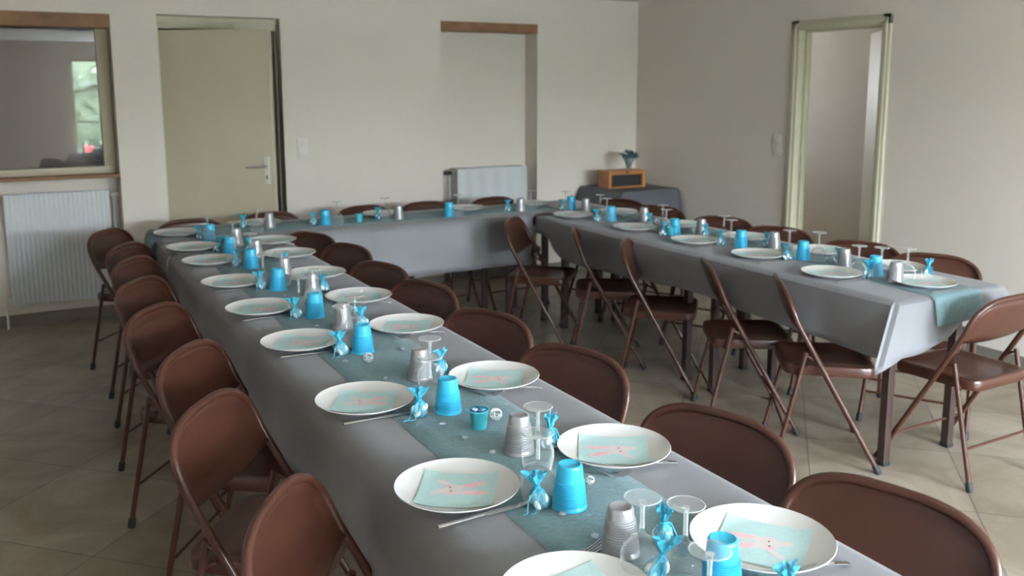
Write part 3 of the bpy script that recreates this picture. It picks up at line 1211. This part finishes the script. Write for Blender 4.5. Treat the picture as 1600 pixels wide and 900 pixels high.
def make_sachet(seed, lean):
    rnd = random.Random(seed)
    t = thing('tulle_sachet', 'x', 'sweet bag')
    b = bmn()
    prof = [(.004, .0008), (.013, .0006), (.0185, .006), (.0205, .016), (.0185, .027), (.0125, .037), (.0062, .044), (.0052, .0475),
            (.0085, .053), (.0135, .060), (.0185, .0675), (.0225, .074)]
    SEG = 40
    rings = []
    ph = rnd.uniform(0, 6)
    for i, (r, z) in enumerate(prof):
        rg = []
        for k in range(SEG):
            a = 2 * PI * k / SEG
            pl = .30 * smooth01((i - 7) / 4) if i > 7 else .10 * (1 if 1 < i < 6 else .3)
            rr = r * (1 + pl * math.sin(a * (7 if i > 7 else 5) + ph) + .06 * math.sin(a * 2 + ph * 2))
            off = lean * max(0, z - .01)
            flat = .62 if i > 8 else 1
            dz = (.0035 * math.sin(a * 5 + ph) if i >= 10 else 0)
            rg.append(b.verts.new((rr * math.cos(a) + off, rr * math.sin(a) * flat, z + dz)))
        rings.append(rg)
    for i in range(len(rings) - 1):
        for k in range(SEG):
            b.faces.new((rings[i][k], rings[i][(k + 1) % SEG], rings[i + 1][(k + 1) % SEG], rings[i + 1][k]))
    b.faces.new(rings[0][::-1])
    b3 = b.copy()
    cut = .0395
    bmesh.ops.delete(b, geom=[f for f in b.faces if f.calc_center_median().z > cut], context='FACES')
    bmesh.ops.delete(b3, geom=[f for f in b3.faces if f.calc_center_median().z <= cut], context='FACES')
    obj('tulle_wrap', b, M['tulle'], t)
    obj('gathered_top', b3, M['tulletop'], t)
    # almonds pressing against the tulle
    spots = [(.011, .004, .011, .4), (-.009, .009, .012, 1.8), (-.006, -.011, .013, 2.6), (.008, -.009, .020, 1.1), (0, .004, .029, .2), (.002, .012, .020, 2.2), (-.012, -.001, .021, .9), (.013, .001, .022, 2.9)]
    for n_, (x, y, z, r) in enumerate(spots):
        b = bmn()
        bmesh.ops.create_icosphere(b, subdivisions=2, radius=1)
        q = Matrix.Rotation(r + seed, 3, 'Z') @ Matrix.Rotation(rnd.uniform(.6, 1.4), 3, 'Y')
        for v in b.verts:
            v.co = q @ Vector((v.co.x * .0135, v.co.y * .0098, v.co.z * .0075)) + Vector((x + lean * max(0, z - .01), y, z))
        obj('sugared_almond', b, M['almond'] if n_ != 3 or seed % 2 else M['darkcandy'], t)
    b = bmn()
    z = .0458
    off = lean * (z - .01)
    tube(b, [(off + .0066 * math.cos(a), .0066 * math.sin(a), z) for a in [2 * PI * k / 14 for k in range(14)]], .0014, 6, closed=True)
    s1, s2 = rnd.choice((-1, 1)), rnd.uniform(.6, 1.2)
    for q in (-1, 1):
        tube(b, [(off, -.0068, z), (off + .006 * q, -.014, z - .004), (off + .010 * q + .010 * s1, -.022, z - .020), (off + .008 * q + .020 * s1 * s2, -.030, .0022), (off + .008 * q + .032 * s1 * s2, -.034, .0016)], .0011, 5)
    obj('ribbon', b, M['ribbon'], t)
    return t


plate0, nap0 = make_plate(), make_napkin()
blue0 = make_cup('plastic_cup', .0350, .0258, .092, M['blue'], 13, .008, .058)
silver0 = make_cup('plastic_cup', .0355, .0235, .091, M['silver'], 13, .010, .070)
glass0, fork0, knife0 = make_glass(), make_fork(), make_knife()
sachets = [make_sachet(1, .0), make_sachet(2, .35), make_sachet(3, -.2)]
cnt = {}


def put(proto, x, y, rot, label, group, dz=0, z=None):
    k = proto.name
    u = cnt.get(k, 0)
    cnt[k] = u + 1
    return place(proto, u > 0, (x, y, (SZ if z is None else z) + dz), rot, label, group)


SZ = RT + .0014     # everything stands on cloth or runner
PX = .7535          # plates
D = math.radians

PL = [(.766, 1.165), (.770, 1.636), (.786, 2.246), (.798, 2.892), (.795, 3.424), (.803, 3.957), (.813, 4.512), (.805, 4.944), (.816, 5.486)]
PR = [(1.168, 1.157), (1.181, 1.650), (1.181, 2.250), (1.184, 2.918), (1.186, 3.426), (1.172, 3.957), (1.201, 4.507), (1.225, 4.950)]
PN = [(3.404, 2.497), (3.212, 2.830), (3.249, 3.333), (3.250, 3.814), (3.243, 4.352), (3.212, 4.990)]
PF = [(3.585, 2.784), (3.610, 3.264), (3.578, 3.770), (3.576, 4.305), (3.566, 4.975)]
PB = [(1.33, 5.655), (2.14, 5.66), (2.75, 5.645), (3.27, 5.64)]
SIDES = [(PL, 'along the left edge of the long left table', 'on the left side of the long left table', D(-33)),
         (PR, 'along the right edge of the long left table', 'on the right side of the long left table', D(147)),
         (PN, 'along the near edge of the right table', 'on the left side of the right table', D(-30)),
         (PF, 'along the far edge of the right table', 'on the far side of the right table', D(150))]
napdev = {0: {0: D(33), 1: 0, 2: D(3)}, 1: {0: D(-22), 1: 0}}
for si, (P, where, grp, nr) in enumerate(SIDES):
    n = len(P)
    for i, (x, y) in enumerate(P):
        put(plate0, x, y, 0, ordl(i, n, 'white plate', where), 'plates ' + grp)
        rr = nr + napdev.get(si, {}).get(i, D((i * 37 + si * 11) % 9 - 4))
        put(nap0, x, y, rr, ordl(i, n, 'rabbit napkin on plate', where), 'napkins ' + grp, dz=.0004)
for i, (x, y) in enumerate(PB):
    wh = ['left end, right of the silver cup', 'middle, before the chair at the niche side', 'front of the niche radiator', 'right end, left of the last blue cup']
    lb = ['at the left end of the cross table before the cream door', 'left of the silver cup in the middle of the cross table',
          'right of the blue cup on the cross table before the wall niche', 'at the right end of the cross table beside the wall niche'][i]
    put(plate0, x, y, 0, 'white plate ' + lb, 'plates on the cross table')
    put(nap0, x, y, D(60), 'napkin on plate ' + lb, 'napkins on the cross table', dz=.0004)

# blue cups, upside down
BL = [(1.006, 1.085), (.945, 1.471), (.960, 2.090), (.950, 2.720), (.950, 3.240), (.950, 3.770), (.960, 4.300), (.955, 4.730), (.945, 5.210)]
for i, (x, y) in enumerate(BL):
    put(blue0, x, y, i, ordl(i, 9, 'bright blue upturned cup', 'along the middle of the long left table'), 'blue cups on the long left table')
BR = [(3.385, 2.735), (3.40, 3.18), (3.375, 3.59), (3.34, 4.10), (3.34, 4.74), (3.40, 5.31)]
for i, (x, y) in enumerate(BR):
    put(blue0, x, y, i, ordl(i, 6, 'bright blue upturned cup', 'along the middle of the right table'), 'blue cups on the right table')
put(blue0, 1.69, 5.47, 0, 'bright blue plastic cup upside down on the left part of the cross table', 'blue cups on the cross table')
put(blue0, 2.52, 5.43, 0, 'bright blue plastic cup upside down on the cross table below the wall niche', 'blue cups on the cross table')
# silver cups
SL = [(.926, 1.268), (.993, 1.766), (1.005, 2.380), (.990, 3.040), (1.045, 3.60), (1.040, 4.00), (1.045, 4.55), (1.04, 4.98)]
for i, (x, y) in enumerate(SL):
    put(silver0, x, y, i, ordl(i, 8, 'ribbed silver upturned cup', 'along the middle of the long left table'), 'silver cups on the long left table')
SR = [(3.352, 2.600), (3.42, 2.94), (3.485, 3.46), (3.47, 4.02), (3.49, 4.59), (3.43, 5.17)]
for i, (x, y) in enumerate(SR):
    put(silver0, x, y, i, ordl(i, 6, 'silver upturned cup', 'along the middle of the right table'), 'silver cups on the right table')
for x, y, l in ((1.35, 5.50, 'before the cream door'), (2.17, 5.45, 'right of the small teal pail'), (3.04, 5.39, 'below the right edge of the wall niche')):
    put(silver0, x, y, 0, 'silver upturned cup on the cross table ' + l, 'silver cups on the cross table')

# wine glasses, upside down
GL = [(.893, .990, 'nearest the camera beside the blue cup'), (.913, 1.187, 'just right of the nearest silver cup'), (.962, 1.130, 'between nearest silver cup and right plate'),
      (.905, 1.530, 'left of the second blue cup'), (.984, 1.665, 'right of the second silver cup'),
      (.925, 2.125, 'left of the third blue cup'), (.998, 2.290, 'behind the third silver cup'),
      (.905, 2.780, 'left of the fourth blue cup'), (.990, 2.905, 'in front of the fourth right plate'),
      (.905, 3.290, 'left of the fifth blue cup'), (.995, 3.410, 'in front of the fifth right plate'),
      (.995, 3.86, 'behind the sixth blue cup'), (.905, 3.83, 'left of the sixth blue cup'), (.99, 4.42, 'behind the seventh blue cup'),
      (.905, 4.37, 'left of the seventh blue cup'), (1.0, 4.86, 'behind the eighth blue cup'), (.92, 5.12, 'left of the farthest blue cup')]
for x, y, l in GL:
    put(glass0, x, y, 0, 'upturned wine glass on the long left table, ' + l, 'wine glasses on the long left table')
GR = [(3.285, 2.745, 'just left of the nearest blue cup'), (3.335, 2.665, 'between the nearest blue and silver cups'), (3.425, 2.60, 'right of the nearest silver cup'),
      (3.345, 3.22, 'beside the second blue cup'), (3.42, 3.10, 'left of the second plate of the far side'), (3.34, 3.63, 'beside the third blue cup'), (3.405, 3.76, 'behind the third blue cup'),
      (3.30, 4.13, 'beside the fourth blue cup'), (3.40, 4.29, 'behind the fourth blue cup'), (3.30, 4.73, 'beside the fifth blue cup'), (3.38, 4.92, 'behind the fifth blue cup'), (3.28, 5.19, 'near the corner to the cross table')]
for x, y, l in GR:
    put(glass0, x, y, 0, 'upturned wine glass on the right table, ' + l, 'wine glasses on the right table')
for x, y, l in ((1.235, 5.33, 'at the left before the cream door'), (1.75, 5.42, 'right of the left blue cup'), (2.08, 5.45, 'left of the middle silver cup'),
                (2.56, 5.38, 'right of the blue cup below the niche'), (3.10, 5.35, 'right of the right silver cup')):
    put(glass0, x, y, 0, 'upturned wine glass on the cross table, ' + l, 'wine glasses on the cross table')

# sweet bags
KL = [(.925, 1.165, 1), (.890, 1.495, 2), (.880, 2.095, 0), (.882, 2.725, 2), (.886, 3.260, 2), (.893, 3.820, 2), (.908, 4.370, 0), (.910, 4.832, 1), (.905, 5.280, 2)]
for i, (x, y, k) in enumerate(KL):
    s = sachets[k]
    put(s, x, y, D((i * 67) % 60 - 30), ordl(i, 9, 'blue tulle sweet bag', 'beside a blue cup, long left table'), 'blue tulle sweet bags on the long left table')
KR = [(1.068, .990, 2), (1.012, 1.250, 0), (1.065, 1.750, 1), (1.072, 2.385, 0), (1.055, 3.010, 2), (1.105, 3.640, 2), (1.085, 4.20, 1), (1.05, 4.72, 0)]
for i, (x, y, k) in enumerate(KR):
    put(sachets[k], x, y, D((i * 53) % 70 + 10), ordl(i, 8, 'blue tulle sweet bag', 'beside a right-hand plate, long left table'), 'blue tulle sweet bags on the right of the long left table')
KN = [(3.345, 2.735, 0), (3.338, 3.215, 1), (3.35, 3.71, 0), (3.275, 4.11, 1), (3.26, 4.76, 2), (3.33, 5.30, 1)]
for i, (x, y, k) in enumerate(KN):
    x -= .012
    put(sachets[k], x, y, D((i * 53) % 70 + 10), ordl(i, 6, 'blue tulle sweet bag', 'beside a blue cup on the right table'), 'blue tulle sweet bags on the near side of the right table')
KF = [(3.578, 2.615, 1), (3.47, 3.02, 0), (3.50, 3.53, 1), (3.42, 3.93, 0), (3.43, 4.45, 2)]
for i, (x, y, k) in enumerate(KF):
    put(sachets[k], x, y, D((i * 53) % 70 + 10), ordl(i, 5, 'blue tulle sweet bag', 'beyond the silver cups on the right table'), 'blue tulle sweet bags on the far side of the right table')
for x, y, l in ((1.62, 5.50, 'left of the left blue cup'), (2.06, 5.53, 'left of the middle silver cup'), (1.215, 5.60, 'before the cream door'), (2.98, 5.46, 'left of the right silver cup')):
    put(sachets[0], x, y, .4, 'blue tulle bag of sweets on the cross table, ' + l, 'blue tulle sweet bags on the cross table')

# cutlery
for i, (x, y) in enumerate(PL):
    if i == 0:
        continue
    put(knife0, x + .005 - (.0 if i < 2 else .0), y - .118, D(-3 + (i * 5) % 7), ordl(i, 9, 'steel knife before a plate', 'on the long left table'), 'knives on the long left table')
for i, (x, y) in enumerate(PR):
    put(fork0, x - .002, y - .112, D(180 - 7 + (i * 5) % 9), ordl(i, 8, 'steel fork before a plate', 'on the long left table'), 'forks on the long left table')
for i, (x, y) in enumerate(PN):
    put(knife0, x + .0, y - .122, D(-4 + (i * 5) % 7), ordl(i, 6, 'steel knife before a plate', 'along the near edge of the right table'), 'knives on the right table')
for i, (x, y) in enumerate(PF):
    put(fork0, x, y - .125, D(180), ordl(i, 5, 'steel fork before a plate', 'along the far edge of the right table'), 'forks on the right table')
put(fork0, .815, 1.290, D(4), 'steel fork whose tines show above the nearest plate on the left', 'forks on the long left table')

# small pails with sweets
def make_pail():
    t = thing('small_pail', 'x', 'pail')
    b = bmn()
    lathe(b, [(0, .002), (.0165, .002), (.0168, 0), (.0182, 0), (.0186, .002), (.0240, .046), (.0250, .0465), (.0254, .048), (.0248, .0495), (.0236, .049), (.0178, .0045), (0, .004)], 32)
    obj('pail_body', b, M['teal'], t)
    b = bmn()
    pts = []
    for k in range(17):
        a = PI * k / 16
        pts.append((-.026 * math.sin(a) * 1.35, .0250 * math.cos(a), .045 + .006 * math.sin(a)))
    tube(b, pts, .0009, 6)
    obj('wire_handle', b, M['teal'], t)
    return t


pail0 = make_pail()
put(pail0, .978, 1.945, 0, 'small teal pail of wrapped sweets between a blue cup and a silver cup', None)
put(pail0, 1.91, 5.47, 1, 'small teal pail on the cross table right of the left blue cup', None)
put(pail0, 3.292, 4.075, 2, 'small teal pail on the right table between plates', None)
rnd = random.Random(3)
for k in range(6):
    b = bmn()
    bmesh.ops.create_icosphere(b, subdivisions=2, radius=1)
    q = Matrix.Rotation(rnd.uniform(0, 3), 3, 'Z') @ Matrix.Rotation(rnd.uniform(-.6, .6), 3, 'Y')
    for v in b.verts:
        p = Vector((v.co.x * .0095, v.co.y * .0062, v.co.z * .0055))
        if abs(v.co.x) > .85:
            p.y *= 1.8
            p.x *= 1.25
        v.co = q @ p
    a = k * PI / 3
    o = obj('wrapped_sweet', b, [M['lilac'], M['darkcandy'], M['tulle']][k % 3], smooth=True,
            loc=(.978 + .010 * math.cos(a), 1.945 + .010 * math.sin(a), SZ + .0445 + (.004 if k % 2 else 0)))
    tag(o, '%s wrapped sweet in the small teal pail, %s side' % (['lilac', 'navy', 'light blue'][k % 3], 'right' if k < 2 or k == 5 else 'left'), 'sweet', 'wrapped sweets in the near pail')

# clear pebbles and wire balls scattered on the runner
def make_gem():
    b = bmn()
    bmesh.ops.create_uvsphere(b, u_segments=14, v_segments=8, radius=1)
    for v in b.verts:
        v.co = Vector((v.co.x * .0092, v.co.y * .0078, (v.co.z + .86) * .0036))
        v.co.z = max(v.co.z, 0)
    return tag(obj('glass_pebble', b, M['gem']), None, 'pebble')


gem0 = make_gem()
GE = [(.911, 1.445, 'in front of the second blue cup'), (.918, 1.338, 'left of the nearest silver cup'), (.917, 1.898, 'below the teal pail'), (.908, 2.010, 'left of the teal pail'),
      (.912, 2.423, 'behind the third left plate'), (1.073, 2.680, 'right of the fourth blue cup'), (.866, 2.643, 'by the fourth left sweet bag'), (.935, 1.79, 'left of the second silver cup'),
      (1.02, 3.03, 'right of the fourth silver cup'), (.914, 3.10, 'below the fifth blue cup'), (.942, 3.63, 'below the sixth blue cup')]
for i, (x, y, l) in enumerate(GE):
    put(gem0, x, y, i, 'clear glass pebble on the teal runner, ' + l, 'clear pebbles on the long left table')
rnd = random.Random(12)
for i in range(12):
    y = 2.75 + i * .21
    put(gem0, 3.47 + rnd.uniform(-.03, .12) if i % 2 else 3.42, y + .05, i, ordl(i, 12, 'clear pebble', 'on the teal runner of the right table'), 'clear pebbles on the right table')
for i, x in enumerate((1.9, 2.3, 2.66, 2.72, 2.9, 3.12, 3.2)):
    put(gem0, x + .03, 5.385 + (i % 3) * .012, i, 'clear glass pebble on the cross table runner, %s from the left' % ORD[i].replace('nearest', 'first'), 'clear pebbles on the cross table')


def make_ball():
    b = bmn()
    R = .0155
    rnd = random.Random(2)
    for k in range(9):
        q = Matrix.Rotation(rnd.uniform(0, PI), 3, 'Z') @ Matrix.Rotation(rnd.uniform(0, PI), 3, 'X')
        off = rnd.uniform(-.45, .45)
        rr = R * math.sqrt(1 - off * off)
        tube(b, [q @ Vector((rr * math.cos(a), rr * math.sin(a), off * R)) + Vector((0, 0, R + .0008)) for a in [2 * PI * j / 22 for j in range(22)]], .0008, 5, closed=True)
    return tag(obj('wire_ball', b, M['wire']), None, 'ball')


ball0 = make_ball()
for x, y, s, l in ((1.040, 1.972, 1, 'beside the small teal pail on the long left table'), (.925, 2.603, 1, 'before the fourth blue cup of the long left table'),
                   (1.039, 1.536, .62, 'small, right of the second blue cup of the long left table'), (1.02, 3.185, 1, 'right of the fifth blue cup of the long left table'),
                   (3.50, 4.47, 1, 'beside the fifth blue cup of the right table'), (3.50, 3.01, 1, 'left of the second silver cup of the right table'), (3.46, 4.06, 1, 'beside the fourth silver cup of the right table')):
    o = put(ball0, x, y, s, 'open silver wire ball ' + l, 'wire balls on the tables')
    o.scale = (s, s, s)
